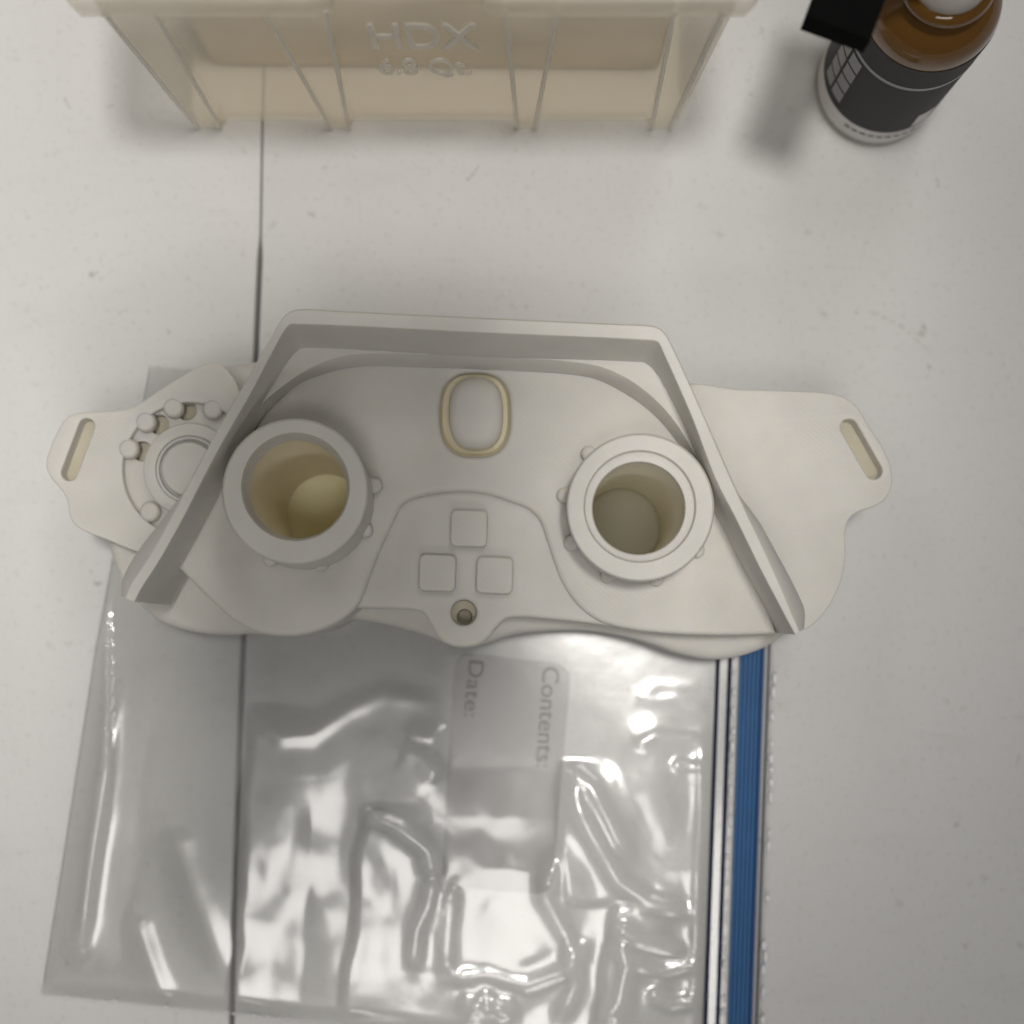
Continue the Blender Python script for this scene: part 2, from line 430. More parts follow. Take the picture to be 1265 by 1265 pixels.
GP(plate('back_shell', shell_out, [hole_px(BORE_R, Z_SH), hole_px(BORE_L, Z_SH)], Z_SH, 0.0035, RESIN, None, bevel=0.003, seg=4))

# strap tabs -------------------------------------------------------
rw = [(868, 640), (852, 560), (845, 479), (915, 481), (1024, 485.6), (1045, 491.5), (1059.5, 503), (1071, 522), (1092.7, 556.7), (1101, 578), (1102, 599), (1096, 614), (1081, 625.5),
      (1059.5, 632.6), (1048.8, 642), (1044, 658), (1044.8, 687), (1039, 718), (1025, 748), (1000, 775), (965, 782), (920, 750), (885, 695)]
tabr = GP(plate('strap_tab', spline(rw, 5), [stadium((1049, 528), (1079.7, 581.6), 10.5)], Z_W, 0.0385, RESIN, None, bevel=0.0006))
tabr['label'] = 'broad plain strap tab with one slot'
own(plate('slot_recess', stadium((1047, 529), (1077, 581), 15), [], 0.0405, 0.0365, RESIN_G, None, bevel=0), tabr)
lw = [(302, 505), (290, 470), (276, 452.5), (264, 448.5), (249.7, 451), (204, 477), (168, 500.5), (152, 506), (97, 510), (84, 514.5), (74, 526.6), (57.5, 566), (57, 578), (62.6, 590), (79, 610), (83.8, 623), (85.5, 636), (91.4, 647),
      (103, 655.5), (132.5, 667), (167, 681), (230, 698), (285, 680), (315, 630), (321, 580), (316, 540)]
DC = (234, 580)
tabl = GP(plate('strap_tab', spline(lw, 5), [stadium((106.8, 526.6), (85.2, 584), 9.8), circ(*DC, 83, 80)], Z_W, 0.0385, RESIN, None, bevel=0.0006))
tabl['label'] = 'strap tab with a round knobbed dial'
own(plate('slot_recess', stadium((109, 527), (87, 584), 14), [], 0.0405, 0.0365, RESIN_G, None, bevel=0), tabl)
knobs = [(159.5, 554.5), (180.5, 521.5), (214.5, 504), (185.5, 632.5), (263, 506)]
pockets = [circ(x + 16, y + 3, 12.5, 20) for x, y in knobs[:3]]
own(plate('dial_trough', circ(*DC, 84, 80), pockets, 0.0435, 0.0395, RESIN, None, bevel=0.0003, seg=2), tabl)
own(plate('dial_trough_floor', circ(*DC, 83, 60), [], 0.0392, 0.0372, RESIN_G, None, bevel=0), tabl)
dial = own(plate('dial', circ(*DC, 57, 72), [circ(*DC, 42, 60)], 0.0468, 0.0436, RESIN, None, bevel=0.0004, seg=2), tabl)
own(plate('dial_groove', circ(*DC, 41.8, 60), [circ(*DC, 37.5, 60)], 0.0455, 0.0436, RESIN, None, bevel=0.0003, seg=2), tabl)
own(dome('dial_cap', circ(*DC, 34, 60), 0.0455, 0.0474, RESIN, None, edge=0.10, zb=0.0436), tabl)
for i, (x, y) in enumerate(knobs):
    own(dome('dial_knob', circ(x, y, 12.8, 28), 0.0455, 0.0474, RESIN, None, edge=0.4, zb=0.0436), tabl)

# face plate with the hooded field ---------------------------------
nose_edge = [(444, 744), (455.6, 715.7), (467, 685), (479, 659), (489, 637), (498, 622), (515, 614), (538.6, 609), (567, 607), (600, 610), (629, 619), (652, 628),
             (666.6, 642), (676, 668), (685.6, 697), (695, 720), (709, 742), (722, 755)]
fp = ([(219.5, 701), (236, 717.5), (254, 736), (287, 765), (313, 780), (345, 785.5), (372, 784.5), (405, 775), (430, 760)] + nose_edge +
      [(742, 768), (775, 777), (830, 783), (900, 785), (960, 783)])
fp = spline(fp, 4, closed=False) + [(950, 750), (905, 660), (866, 600), (840, 530), (780, 462), (640, 436), (480, 430), (400, 440), (330, 505), (290, 570), (245, 655)]
GP(plate('face_plate', fp, [hole_px(BORE_R, Z_PL), hole_px(BORE_L, Z_PL), superell(587, 512, 43.5, 52.5, 2.7)], Z_PL, 0.0345, RESIN, None, bevel=0.0016, seg=4))
# recessed oval with its domed pill
GP(loft('oval_groove', [[P(x, y, Z_PL - .0012) for x, y in superell(587, 512, 44, 53, 2.7)], [P(x, y, .0505) for x, y in superell(587, 512, 40, 49, 2.7)],
                        [P(x, y, .0500) for x, y in superell(587.5, 511.5, 30, 41, 2.7)]], RESIN_Y, None, cap1=True))
GP(dome('oval_pill', superell(588, 511, 33.5, 44, 2.6), 0.0545, 0.0580, RESIN, None, edge=0.42, zb=0.049, steps=8))

npan = spline([(440, 751), (480, 752), (510, 753.5), (522, 757), (531.5, 771), (543, 790), (557.5, 797.7), (574, 799.6), (590.7, 796.5), (602.6, 789), (614.5, 774), (624, 765.5), (635, 762.6), (700, 767), (735, 771), (765, 775)], 4, closed=False)
npan += [(775, 745), (715, 690), (690, 630), (640, 595), (567, 585), (500, 595), (470, 640), (450, 690), (432, 735)]
nose = GP(plate('nose_panel', npan, [circ(573, 757, 15, 36)], Z_NP, 0.0342, RESIN, None, bevel=0.0014, seg=4))
own(loft('countersink', circles([(573, 757, 15.2, Z_NP - .0003), (573.4, 759, 13.5, 0.0526), (574, 762, 9.8, 0.0518)], 36), RESIN_G, None), nose)
own(loft('screw_hole', circles([(574, 762, 9.8, 0.0518), (574, 763.5, 9.6, 0.0450), (574, 763.5, 9.4, 0.0445)], 36), RESIN_G, None, cap1=True), nose)
def rot_sq(cx, cy, s, deg):
    a = math.radians(deg); h = s / 2
    return rounded([(cx + x * math.cos(a) - y * math.sin(a), cy + x * math.sin(a) + y * math.cos(a)) for x, y in ((-h, -h), (h, -h), (h, h), (-h, h))], 8)
for x, y, d in ((579.3, 653, 1.5), (540.5, 708, 2), (611, 711, 2)):
    own(dome('button', rot_sq(x, y, 45.5, d), 0.0555, 0.0568, RESIN, None, edge=0.12, zb=0.0525, steps=5), nose)

# ledge of the hood with the curved step down to the face plate
up = [(290, 560), (302, 531), (322, 500), (353, 474), (383.6, 454), (414, 442), (445, 437), (510, 437), (632, 442), (705, 446.5), (742, 452.7), (778, 469), (811, 494.5), (836, 523.6), (850, 546), (861, 566)]
lo = [(292, 566), (310, 537), (338, 501), (365, 477), (394, 464.6), (431, 455), (455.5, 453), (512, 454.5), (632.7, 459), (698, 463), (734.5, 469), (778, 491), (808, 514), (830, 539), (845, 560), (858, 572)]
outl = [(272, 556), (290, 520), (305, 490), (325, 462), (350, 430), (355, 415), (440, 415), (510, 417), (632, 422), (705, 425), (760, 425), (806, 430), (826, 460), (850, 510), (862, 540), (874, 564)]
up, lo, outl = [spline(l, 5, closed=False) for l in (up, lo, outl)]
GP(loft('hood_ledge', [[P(x, y, Z_LE) for x, y in outl], [P(x, y, Z_LE) for x, y in up], [P(x, y, Z_LE - .0006) for x, y in [(a + (c - a) * .12, b + (d - b) * .12) for (a, b), (c, d) in zip(up, lo)]],
                       [P(x, y, Z_PL + .0006) for x, y in [(a + (c - a) * .92, b + (d - b) * .92) for (a, b), (c, d) in zip(up, lo)]], [P(x, y, Z_PL - .001) for x, y in lo]], RESIN, None, closed=False, smooth=40))

# hood wall: stations (outer foot, outer rim, inner rim, inner foot)
hood = [((149, 736), (154, 739), (167, 743.5), (203, 747)),
        ((150, 717), (161, 722), (175, 728), (212, 729)),
        ((167, 684), (184, 687), (195, 697), (228, 702)),
        ((211, 628), (212, 637), (223, 648), (252, 657)),
        ((268, 548), (259, 548), (271, 555), (297, 569)),
        ((315, 485), (301, 475), (313, 482), (336, 502)),
        ((348, 440), (338, 411), (343, 424), (368, 458)),
        ((356, 420), (348, 394), (354, 406), (379, 452)),
        ((368, 414), (357, 385.5), (359, 402), (384, 451)),
        ((385, 413), (370, 381.8), (368, 402), (392, 450)),
        ((440, 416), (430, 384.5), (430, 404), (446, 452)),
        ((600, 424), (600, 392.5), (600, 412.5), (602, 462)),
        ((760, 432), (765, 400), (765, 419.5), (750, 465)),
        ((785, 434), (800, 401.5), (800, 421.5), (777, 466)),
        ((800, 438), (812, 404), (808, 422), (784, 466.5)),
        ((812, 448), (822, 412), (813, 424), (790, 470)),
        ((823, 464), (831, 428), (820, 439), (803, 478)),
        ((850, 500), (867, 507), (854, 516), (839, 533)),
        ((892, 580), (899, 580), (883, 593), (866, 605)),
        ((930, 630), (923, 634), (908, 641), (889, 651)),
        ((964, 690), (949, 689), (934, 694.5), (913, 699)),
        ((986, 732), (969, 735), (957, 738), (936, 740)),
        ((995, 755), (980, 762), (972, 766), (950, 766)),
        ((994, 776), (988, 780), (982, 784), (958, 782))]
cur = [spline([st[k] for st in hood], 4, closed=False) for k in range(4)]
N_ST = len(cur[0]) - 1; rings = []
for q, (of, orr, ir, inf) in enumerate(zip(*cur)):
    a, b, c, d = P(*of, 0.0775), P(*orr, Z_RIM), P(*ir, Z_RIM), P(*inf, 0.050)
    v = max(0, min(1, (18 - q) / 6, )) if q < N_ST / 2 else max(0, min(1, (q - (N_ST - 22)) / 7))    # sloping outer shoulder only towards both ends
    out = (b - c).normalized() * .0006
    a = Vector((b.x + out.x, b.y + out.y, .0775)).lerp(a, v)
    foot = Vector((a.x, a.y, .040))
    d2 = Vector((d.x, d.y, 0.040))
    rings.append([foot, a.lerp(foot, .03), a.lerp(b, .08), a.lerp(b, .93), b.lerp(c, .10), b.lerp(c, .5), b.lerp(c, .90), c.lerp(d, .04), d, d2])
GP(loft('hood', rings, RESIN, None, cap0=True, cap1=True, smooth=38))

# lens rings -------------------------------------------------------
def lens(cx, cy, spec, bumps, floor, mat_floor, lab, mat_bore):
    o = GP(loft('lens_ring', circles(spec, 96), RESIN, None, smooth=32))
    o['label'] = lab
    b = spec[-1]
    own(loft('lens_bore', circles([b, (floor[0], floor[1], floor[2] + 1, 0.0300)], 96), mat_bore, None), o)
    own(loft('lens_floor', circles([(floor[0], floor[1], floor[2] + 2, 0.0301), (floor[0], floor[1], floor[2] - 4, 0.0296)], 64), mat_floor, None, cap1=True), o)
    c = P(cx, cy, 0.082); k = F / (H - Z_PL); bx, by = NX + c.x * k, NY - c.y * k
    for x, y in bumps:
        # ribbed studs standing on the face plate round the foot of the ring
        a = math.atan2(y - by, x - bx); ux, uy = math.cos(a), math.sin(a)
        own(dome('lens_stud', stadium((x - ux * 24, y - uy * 24), (x, y), 9.5, 8), Z_PL + .0018, Z_PL + .0036, RESIN, None, edge=0.3, zb=Z_PL - .001), o)
    return o
lens(791, 627, [(787, 634, 86, 0.055), (790, 629, 89, 0.073), (791, 627, 91.0, 0.0765), (791, 627, 91.5, 0.0805), (791, 627, 90.6, 0.0818), (791, 627, 88.5, 0.0823),
                (790.5, 625.6, 70, 0.0823), (790.5, 625.6, 68.5, 0.0818), (790.3, 626, 67.5, 0.0800), (789, 628, 58.4, 0.0797), (789, 628, 57, 0.0792), (789, 628.5, 56.6, 0.077)],
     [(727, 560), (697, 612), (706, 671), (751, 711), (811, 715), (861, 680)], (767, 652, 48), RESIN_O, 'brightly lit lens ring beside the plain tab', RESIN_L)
lens(364.5, 607, [(378, 620, 84, 0.055), (368, 610, 88, 0.073), (364.5, 607, 89.8, 0.0765), (364.5, 607, 90.2, 0.0805), (364.5, 607, 89.4, 0.0818), (364.5, 607, 87, 0.0823),
                  (365, 601.5, 67.5, 0.0823), (365, 601.5, 66, 0.0818), (366.5, 603.5, 63.5, 0.0765), (367, 604, 61.5, 0.0755), (368, 604.5, 60.5, 0.0745)],
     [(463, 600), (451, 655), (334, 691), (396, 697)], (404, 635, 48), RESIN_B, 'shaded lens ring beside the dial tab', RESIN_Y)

# ------------------------------------------------------------------ zip bag lying flat under the goggles
BAG = empty('zip_bag', P(520, 1000, 0))
tag(BAG, 'clear wrinkled plastic zip bag with blue seal lying under the goggles', 'bag')
def BP(o): return own(o, BAG)
def left_x(y):   # closed bottom edge of the bag (left in the picture)
    pts = [(440, 186), (800, 117), (1000, 86), (1228, 50), (1330, 34)]
    for (y0, x0), (y1, x1) in zip(pts, pts[1:]):
        if y <= y1: return x0 + (x1 - x0) * (y - y0) / (y1 - y0)
    return 34
def zip_x(y): return 887 - (y - 815) * (15.4 / 450)          # first dark line of the zip
def top_y(x): return 452 + max(0, x - 183) * 0.075
def weld_y(x): return 1228 + (x - 50) * (33 / 330.) * (1 if x < 380 else 1) 

def seg_d(px, py, a, b):
    vx, vy = b[0] - a[0], b[1] - a[1]; l2 = vx * vx + vy * vy
    t = max(0, min(1, ((px - a[0]) * vx + (py - a[1]) * vy) / l2))
    return math.hypot(px - a[0] - t * vx, py - a[1] - t * vy), t
ridges = [  # (points px, height mm, width px)
    ([(165, 745), (140, 860), (118, 1000), (97, 1150), (90, 1185)], 2.2, 13),
    ([(178, 760), (150, 860), (132, 960), (112, 1080), (98, 1180)], 1.3, 9),
    ([(165, 1130), (185, 1190), (202, 1240)], 1.5, 16),
    ([(215, 1020), (240, 1110), (285, 1215)], 1.0, 22),
    ([(314, 888), (345, 908), (385, 905), (430, 875), (470, 858), (530, 865)], 2.6, 15),
    ([(455, 1005), (490, 1022), (528, 1050), (535, 1085)], 2.4, 12),
    ([(535, 1085), (528, 1120), (515, 1150), (510, 1200)], 2.0, 11),
    ([(497, 925), (520, 935), (545, 962)], 1.8, 18),
    ([(500, 905), (530, 910), (556, 900)], 1.4, 9),
    ([(560, 1095), (555, 1150), (552, 1205)], 1.7, 14),
    ([(552, 1207), (600, 1203), (650, 1216), (700, 1200), (728, 1160)], 2.0, 12),
    ([(565, 1235), (600, 1250), (640, 1240)], 1.6, 12),
    ([(575, 1265), (600, 1228), (630, 1262)], 1.2, 9),
    ([(698, 948), (715, 1000), (740, 1048), (765, 1090), (800, 1115), (862, 1128)], 2.3, 14),
    ([(698, 948), (730, 972), (752, 1012), (775, 1060)], 2.2, 10),
    ([(690, 1050), (672, 1110), (700, 1160), (712, 1215), (690, 1265)], 2.0, 12),
    ([(760, 1145), (790, 1162), (850, 1180)], 2.0, 10),
    ([(765, 1160), (775, 1195), (765, 1240), (745, 1265)], 2.0, 12),
    ([(780, 1190), (820, 1200), (862, 1190)], 1.5, 9),
    ([(800, 1225), (830, 1240), (860, 1235)], 1.5, 10),
    ([(788, 865), (810, 846), (868, 848)], 1.5, 8),
    ([(795, 866), (835, 862), (872, 876)], 1.2, 7),
    ([(785, 922), (810, 908), (868, 912)], 1.5, 8),
    ([(830, 945), (870, 948)], 1.4, 7),
    ([(868, 900), (866, 1000), (862, 1100), (858, 1265)], 1.2, 8),
    ([(600, 1110), (640, 1150), (660, 1190)], 0.9, 26),
]
sheets = [  # (y top, y bottom, left x at top / bottom, right x at top / bottom, height mm)
    (884, 1262, 315, 290, 392, 372, 2.0),
    (1004, 1275, 452, 428, 535, 505, 1.6),
    (700, 1200, 150, 96, 205, 150, 0.9),
    (1120, 1290, 762, 735, 872, 860, 1.2),
    (945, 1120, 690, 705, 760, 860, 0.9),
]
def sst(a, b, x):
    t = max(0, min(1, (x - a) / (b - a))); return t * t * (3 - 2 * t)
def film_h(px, py):
    edge = min((px - left_x(py)) / 22., (weld_y(px) - py) / 22., (zip_x(py) - px) / 14., (py - top_y(px)) / 22.)
    k = max(0, min(1, edge)); k = k * k * (3 - 2 * k)
    g = max(0, min(1, (py - 800) / 230.)); g = g * g * (3 - 2 * g)
    if px < 135: g = 1
    h = 0.0
    for pts, hh, w in ridges:
        best = 1e9; bt = 0
        n = len(pts) - 1
        for i in range(n):
            d, t = seg_d(px, py, pts[i], pts[i + 1])
            if d < best: best = d; bt = (i + t) / n
        w *= 1.25; hh *= 0.8
        if best < w * 3:
            e = min(1, bt / .15 + .25, (1 - bt) / .15 + .25)
            h += hh * e / (1 + (best / w * 1.15) ** 2) ** 1.6
    for y0, y1, xa, xb, ra, rb, hh in sheets:
        t = (py - y0) / (y1 - y0)
        if -.05 < t < 1.02:
            wob = 7 * noise.noise(Vector((py / 60., hh * 9, 0)))
            xl = xa + (xb - xa) * t + wob; xr = ra + (rb - ra) * t + 6 * noise.noise(Vector((py / 85., hh * 5, 2)))
            if xl - 12 < px < xr + 10:
                u = (px - xl) / (xr - xl)
                h += hh * sst(xl - 11, xl + 2, px) * max(0, 1 - u) * sst(-.05, .04, t) * sst(1.02, .93, t) * (1 + .18 * noise.noise(Vector((px / 40., py / 45., 8))))
    v = Vector((px / 95., py / 130., 3.1))
    big = max(0, min(1, (px - 300) / 60.)) * .75 + .25
    h += big * (1.7 * noise.noise(v) + 0.4 * noise.noise(v * 2.3 + Vector((7, 1, 0))) + 0.05 * noise.noise(v * 5.5)) + 1.0
    lx = max(0, min(1, (px - 535) / 25., (712 - px) / 25.)); ly = max(0, min(1, (1010 - py) / 60.))
    h *= 1 - 0.93 * lx * ly
    e2 = ((px - 622) / 80.) ** 2 + ((py - 1150) / 75.) ** 2
    if e2 < 1: h = h + (1.1 - h) * 0.7 * (1 - e2) ** 0.5
    h = max(h, 0.05)
    return (0.0016 + 0.001 * h * k * g * 0.8)
NXg, NYg = 230, 230
bm = bmesh.new(); grid = []
for j in range(NYg + 1):
    row = []
    y0 = 452 + (1330 - 452) * j / NYg
    for i in range(NXg + 1):
        s = i / NXg
        x = left_x(y0) + (zip_x(y0) - left_x(y0)) * s
        y = y0 + 0.0 * s
        y = top_y(x) + (weld_y(x) - top_y(x)) * j / NYg
        x = left_x(y) + (zip_x(y) - left_x(y)) * s
        row.append(bm.verts.new(P(x, y, film_h(x, y))))
    grid.append(row)
for j in range(NYg):
    for i in range(NXg):
        bm.faces.new((grid[j][i], grid[j][i + 1], grid[j + 1][i + 1], grid[j + 1][i]))
BP(from_bm('film_top', bm, FILM, None, smooth=180))
bl = [(left_x(452), 452)] + [(left_x(y), y) for y in (700, 900, 1100, 1228)] + [(x, weld_y(x)) for x in (300, 600, 862)] + [(zip_x(900) + 6, 900), (zip_x(506), 506)]
BP(plate('film_bottom', bl, [], 0.0009, 0.0007, FILM_B, None, bevel=0))
# folded, sealed rims of the bag
def tube(name, pts, r, mat, parent, n=6):
    rings = []
    for i, p in enumerate(pts):
        t = (pts[min(i + 1, len(pts) - 1)] - pts[max(i - 1, 0)]).normalized()
        a = t.orthogonal().normalized(); b = t.cross(a)
        rr = r[i] if isinstance(r, list) else r
        rings.append([p + (a * math.cos(2 * math.pi * k / n) + b * math.sin(2 * math.pi * k / n)) * rr for k in range(n)])
    return own(loft(name, rings, mat, None, cap0=True, cap1=True, smooth=80), parent)
tube('bottom_fold', [P(left_x(y), y, 0.0016) for y in range(456, 1229, 20)], 0.0003, BEAD, BAG)
tube('side_weld', [P(x, weld_y(x), 0.0014) for x in range(50, 880, 20)], 0.00012, BEAD, BAG)
def beads(name, pts, mat, parent, zz):
    bm = bmesh.new()
    for x, y, rx, ry in pts:
        k = (H - zz) / F
        m = Matrix.Translation(P(x, y, zz)) @ Matrix.Diagonal((rx * k, ry * k, min(rx, ry) * k * .6, 1))
        bmesh.ops.create_icosphere(bm, subdivisions=2, radius=1, matrix=m)
    o = own(from_bm(name, bm, mat, None, smooth=180), parent)
    o['kind'] = 'stuff'
    return o
wb = [(x + random.uniform(-2, 2), weld_y(x) + random.uniform(-1.5, 1.5), random.uniform(1.4, 3), random.uniform(1, 1.8)) for x in list(range(85, 150, 11)) + list(range(282, 356, 8)) + list(range(205, 235, 14))]
beads('weld_bubbles', wb, BEAD, BAG, 0.0017)

# zip: clear carrier with two dark lines, a clear channel and the blue ribbed track
def strip(name, x0, x1, z, mat, parent, ya=520, yb=1345, th=0.0006, prof=None, n=40):
    """band along the zip; x offsets px from the first dark line; prof = list of (fraction, z lift)"""
    prof = prof or [(0, 0), (0.1, th), (0.9, th), (1, 0)]
    rings = []
    for i in range(n + 1):
        y = ya + (yb - ya) * i / n; b = zip_x(y)
        rings.append([P(b + x0 + (x1 - x0) * f, y, z + lift) for f, lift in prof])
    return own(loft(name, rings, mat, None, closed=False, smooth=30), parent)
strip('zip_carrier', -3, 68, 0.0010, FILM_W if False else FILM, BAG, th=0.0003)
strip('zip_line', -2.6, 2.6, 0.0014, NAVY, BAG, th=0.0009)
strip('zip_line', 12.2, 17.6, 0.0014, NAVY, BAG, th=0.0009)
tr = []
for k in range(5):
    tr += [(k / 5 + .01, .0012), (k / 5 + .05, .0021), (k / 5 + .14, .0021), (k / 5 + .185, .0012)]
strip('zip_track', 26.5, 53, 0.0010, BLUE, BAG, prof=[(0, 0)] + tr + [(1, 0)])
for k in range(1, 5):
    strip('zip_groove', 26.5 + 26.5 * (k / 5 - .012) - .7, 26.5 + 26.5 * (k / 5 - .012) + .9, 0.0012, BLUE_D, BAG, th=0.00125)
strip('zip_track_edge', 53, 57.5, 0.0010, BLUE_D, BAG, th=0.0022)
strip('zip_line', 62, 64, 0.0012, NAVY, BAG, th=0.0004)
chan = []
y = 812
while y < 1300:
    chan.append((zip_x(y) + 22 + random.uniform(-.8, .8), y, random.uniform(2.0, 3.4), random.uniform(3, 9))); y += random.uniform(14, 26)
beads('channel_beads', chan, BEAD, BAG, 0.0018)
lipb = []
y = 838
while y < 1300:
    lipb.append((zip_x(y) + 70 + random.uniform(-1.2, 1.5), y, random.uniform(2.2, 3.8), random.uniform(3.5, 8.5)))
    y += random.choice((14, 19, 30, 44, 58)) * random.uniform(.85, 1.15)
beads('lip_puckers', lipb, BEAD, BAG, 0.0016)

# write-on panel printed on the film, with its two words
lab = rounded([(562, 806), (706, 822), (681, 1106), (545, 1095)], 22, 6)
lz = 0.0013
LABEL = BP(plate('write_on_panel', lab, [], lz, lz - .0001, FILM_W, None, bevel=0))
LABEL['label'] = 'whitish write-on panel of the bag'
def text(name, s, size, mat, parent, M, ext=0.0, spacing=1.0, bold=0.0):
    cu = bpy.data.curves.new(name, 'FONT'); cu.body = s; cu.size = size; cu.extrude = ext; cu.offset = bold; cu.space_character = spacing; cu.fill_mode = 'BOTH' if ext else 'FRONT'
    tmp = bpy.data.objects.new(name + '_tmp', cu); C.objects.link(tmp)
    bpy.context.view_layer.update()
    me = bpy.data.meshes.new_from_object(tmp.evaluated_get(bpy.context.evaluated_depsgraph_get()))
    bpy.data.objects.remove(tmp); bpy.data.curves.remove(cu)
    me.transform(M); me.name = name
    return own(link(name, me, mat), parent)
def text_on_panel(s, a, b, hgt):
    A, B = P(*a, lz + .00015), P(*b, lz + .00015); d = B - A
    ang = math.atan2(d.y, d.x)
    cu = bpy.data.curves.new('probe', 'FONT'); cu.body = s; cu.size = 1
    tmp = bpy.data.objects.new('probe', cu); C.objects.link(tmp); bpy.context.view_layer.update()
    w, h = tmp.dimensions.x, 0.70; bpy.data.objects.remove(tmp); bpy.data.curves.remove(cu)
    sx = d.length / w; sy = hgt * H / F / h
    M = Matrix.Translation(A) @ Matrix.Rotation(ang, 4, 'Z') @ Matrix.Diagonal((sx, sy, 1, 1))
    text('printed_word', s, 1, PRINT, LABEL, M)
text_on_panel('Contents:', (671, 822), (662, 946), 21)
text_on_panel('Date:', (580, 813), (573, 882), 19)

# ------------------------------------------------------------------ frosted storage box
BX = empty('storage_box', (-0.026, 0.30, 0))
tag(BX, 'frosted translucent plastic storage box with raised lettering on its front', 'box')
D0 = 0.1666; DEPTH = 0.27; ZT = 0.122
ribs = [((-.1092, -.0990), (-.1114, -.0955)), ((-.0642, -.0558), (-.0684, -.0497)), ((-.0014, .0068), (-.0046, .0117)), ((.0437, .0522), (.0402, .0556))]
def box_loop(t, z):
    yf = D0 + (0.1628 - D0) * t
    xl = -.1106 + (-.1150 + .1106) * t; xr = .0555 + (.0600 - .0555) * t
    pr = .0026
    pts = [(xl, yf + .004), (xl + .0012, yf + .0012)]
    for (a0, b0), (a1, b1) in ribs:
        a = a0 + (a1 - a0) * t; b = b0 + (b1 - b0) * t
        pts += [(a, yf), (a + .0012, yf - pr), (b - .0012, yf - pr), (b, yf)]
    pts += [(xr - .0012, yf + .0006), (xr, yf + .004), (xr, yf + DEPTH), (xl, yf + DEPTH)]
    return [Vector((x, y, z)) for x, y in pts]
zs = [0.0012, 0.004, 0.03, 0.06, 0.09, ZT]
o = loft('wall', [box_loop(z / ZT, z) for z in zs], FROST, None, smooth=25)
md = o.modifiers.new('thickness', 'SOLIDIFY'); md.thickness = 0.0012; md.offset = -1
wall = own(o, BX)
for (a0, b0), (a1, b1) in ribs:
    for x0, x1 in ((a0 + .0012, a1 + .0012), (b0 - .0012, b1 - .0012)):
        pts = [Vector((x0 + (x1 - x0) * t, D0 + (0.1628 - D0) * t - .0026, .002 + (ZT - .003) * t)) for t in (0, .25, .5, .75, 1)]
        tube('rib_edge', pts, .00075, FROST_TXT, wall, n=8)
base = [(v.x * .985, v.y + (.0015 if v.y < .2 else -.0015)) for v in box_loop(0, 0)]
own(plate('base', base, [], 0.0032, 0.0012, FROST_BASE, None, bevel=0, world=True), BX)
# rim: flange with a hanging skirt, cut away over the handle
rx0, rx1, ry0, ry1 = -.1218, .0658, .1598, .1628 + DEPTH + .004
outer = rounded([(rx0, ry0), (rx1, ry0), (rx1, ry1), (rx0, ry1)], .008, 5)
inner = rounded([(rx0 + .0075, ry0 + .0042), (rx1 - .0075, ry0 + .0042), (rx1 - .0075, ry1 - .007), (rx0 + .0075, ry1 - .007)], .006, 5)
rim = own(plate('rim', outer, [inner], .1310, .1295, FROST_RIM, None, bevel=.0005, world=True), BX)
def skirt(x0, x1, cl, cr):
    """a length of the hanging rim skirt on the front"""
    n = 10; top = []; 
    pts = []
    if cl:
        pts += [(x0 + .0012, ry0 + .03), (x0 + .0012, ry0 + .008), (x0 + .003, ry0 + .003)]
    else: pts += [(x0, ry0 + .004), (x0 + .0008, ry0 + .0008)]
    pts += [(x0 + .006, ry0), (x1 - .006, ry0)]
    if cr: pts += [(x1 - .003, ry0 + .003), (x1 - .0012, ry0 + .008), (x1 - .0012, ry0 + .03)]
    else: pts += [(x1 - .0008, ry0 + .0008), (x1, ry0 + .004)]
    o = loft('rim_skirt', [[Vector((x, y, z)) for x, y in pts] for z in (.1185, .124, .1293)], FROST_RIM, None, closed=False, smooth=60)
    m = o.modifiers.new('thickness', 'SOLIDIFY'); m.thickness = .0013; m.offset = 0
    own(o, BX)
k = (H - .1185) / F
skirt(rx0, (412 - NX) * k, True, False)
skirt((597 - NX) * k, rx1, False, True)
def wall_text(s, x0, x1, z0, z1):
    cu = bpy.data.curves.new('probe', 'FONT'); cu.body = s; cu.size = 1
    tmp = bpy.data.objects.new('probe', cu); C.objects.link(tmp); bpy.context.view_layer.update()
    w = tmp.dimensions.x; bpy.data.objects.remove(tmp); bpy.data.curves.remove(cu)
    slope = (0.1628 - D0) / ZT; yy = D0 + slope * z0 - .0004
    M = (Matrix.Translation((x0, yy, z0)) @ Matrix.Rotation(math.radians(90) + math.atan(-slope), 4, 'X') @ Matrix.Diagonal(((x1 - x0) / w, (z1 - z0) / .70, .0007, 1)))
    text('raised_lettering', s, 1, FROST_TXT, wall, M, ext=.5, bold=.010)
wall_text('HDX', -.0428, -.0126, .081, .103)
wall_text('6.8 Qt.', -.0420, -.0145, .056, .071)
ct = plate('packed_contents', rounded([(-.1035, .1850), (.0480, .1835), (.048, .41), (-.1035, .41)], .004), [], .104, .0034, TAN, None, bevel=.004, world=True)
tag(ct, 'tan brown contents showing dimly through the frosted front of the storage box', 'contents')

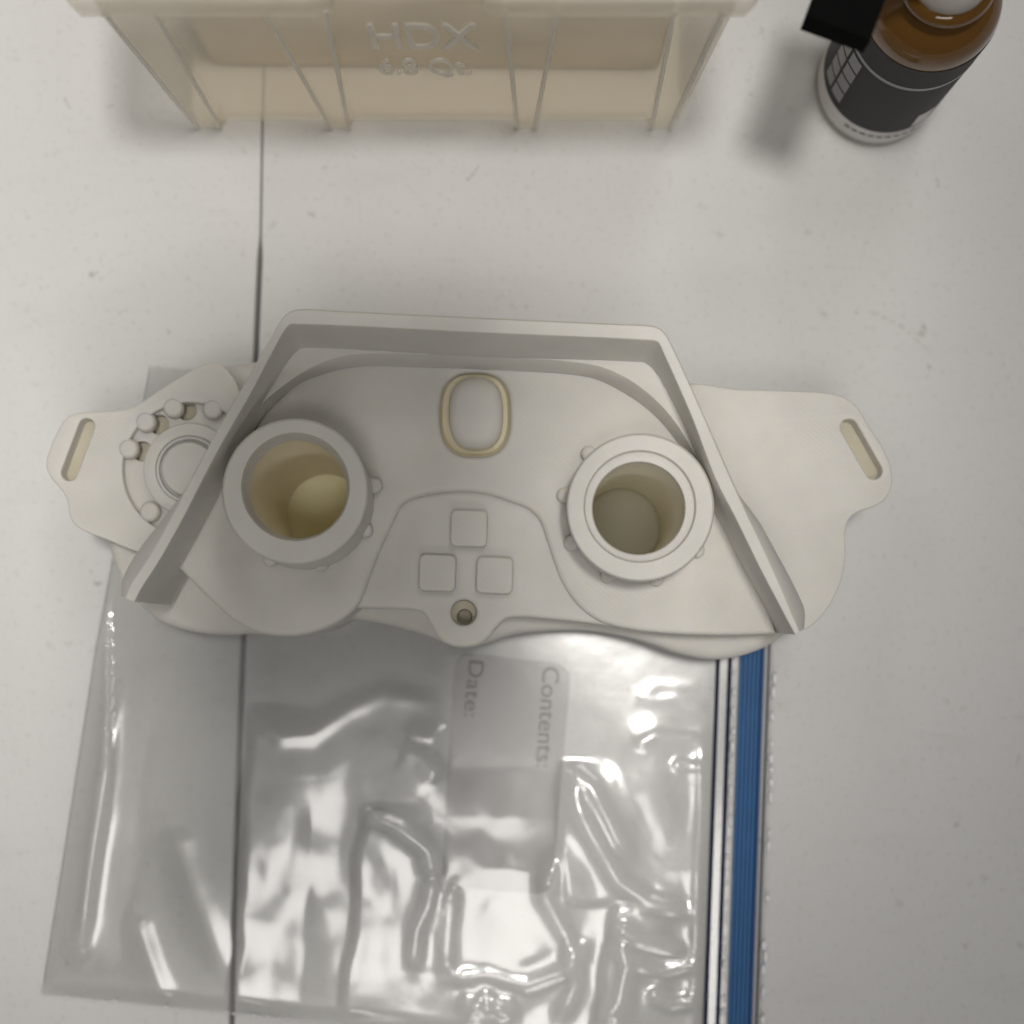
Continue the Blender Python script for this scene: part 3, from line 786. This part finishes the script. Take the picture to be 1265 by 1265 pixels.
# ------------------------------------------------------------------ amber bottle
BT = empty('bottle', (0.1202, 0.178, 0))
tag(BT, 'amber glass bottle with charcoal label standing beside the frosted box', 'bottle')
bx, by, br = 0.1202, 0.178, 0.0200
own(loft('glass_body', wcircles(bx, by, [(br - .0025, 0.0), (br - .0006, .0012), (br, .004), (br, .080), (br - .0012, .0845), (br - .0045, .0885), (.0125, .0905), (.0112, .0920), (.0112, .0940), (.0136, .0950), (.0140, .0965), (.0132, .0980), (.0112, .0990), (.0112, .106)]),
         AMBER, None, cap0=True, cap1=True, smooth=50), BT)
def band(name, z0, z1, r, mat, a0=0, a1=360, n=64, parent=BT):
    full = abs(a1 - a0) >= 360
    m = n if full else max(3, int(n * (a1 - a0) / 360))
    ang = [math.radians(a0 + (a1 - a0) * i / m) for i in range(m if full else m + 1)]
    return own(loft(name, [[Vector((bx + rr * math.cos(t), by + rr * math.sin(t), z)) for t in ang] for z, rr in ((z0, r - .0001), (z0, r), (z1, r), (z1, r - .0001))], mat, None, closed=full, smooth=40), parent)
lb = band('paper_label', .0175, .0775, br + .0003, LABEL_D)
band('label_base_band', .0062, .0175, br + .0003, LABEL_W)
band('label_line', .0610, .0628, br + .00045, LABEL_S)
for r in range(4):
    for c in range(2):
        a = 186 + c * 17
        q = band('label_pictogram', .0235 + r * .0092, .0235 + r * .0092 + .0076, br + .0005, LABEL_S, a, a + 14, 64, lb)
band('label_emblem', .0205, .0315, br + .0005, LABEL_W, 291, 308, 90, lb)
for r in range(9):
    band('label_fine_print', .0125, .0134, br + .0005, LABEL_D, 232 + r * 8, 237.5 + r * 8, 90, lb)
own(loft('cap', wcircles(bx, by, [(.0108, .0985), (.0113, .0992), (.0113, .118), (.0105, .1195)]), CAP_W, None, cap0=True, cap1=True, smooth=40), BT)
zt = .126
hp = [P(996, 21, zt), P(1075.5, 50, zt), P(1094, 0, zt), P(1012, -10, zt)]
ax = (hp[2] - hp[1]).normalized(); wd = (hp[0] - hp[1])
poly = [hp[0], hp[1], hp[1] + ax * .020, Vector((bx + .009, by - .006, zt)), Vector((bx + .011, by + .011, zt)), Vector((bx - .010, by + .012, zt)), hp[0] + ax * .040]
sh = own(plate('spray_head', [(p.x, p.y) for p in poly], [], zt, .1165, BLACK, None, bevel=.001, world=True), BT)
sh['label'] = 'black spray head jutting out over the label'

# ------------------------------------------------------------------ the phone that takes the picture, lens at the camera, shading the goggles
PH = empty('phone', (-0.016, 0.033, H + .004))
tag(PH, 'dark phone held flat above the goggles, its lens taking the picture', 'phone')
px0, px1, py0, py1 = -.064, .030, -.047, .113
own(plate('phone_body', rounded([(px0, py0), (px1, py0), (px1, py1), (px0, py1)], .010, 6), [circ(0, 0, .0045, 24)], H + .0125, H + .004, BLACK, None, bevel=.001, world=True), PH)
own(plate('phone_screen', rounded([(px0 + .003, py0 + .003), (px1 - .003, py0 + .003), (px1 - .003, py1 - .003), (px0 + .003, py1 - .003)], .008, 6), [], H + .0130, H + .0126, SCREEN, None, bevel=0, world=True), PH)
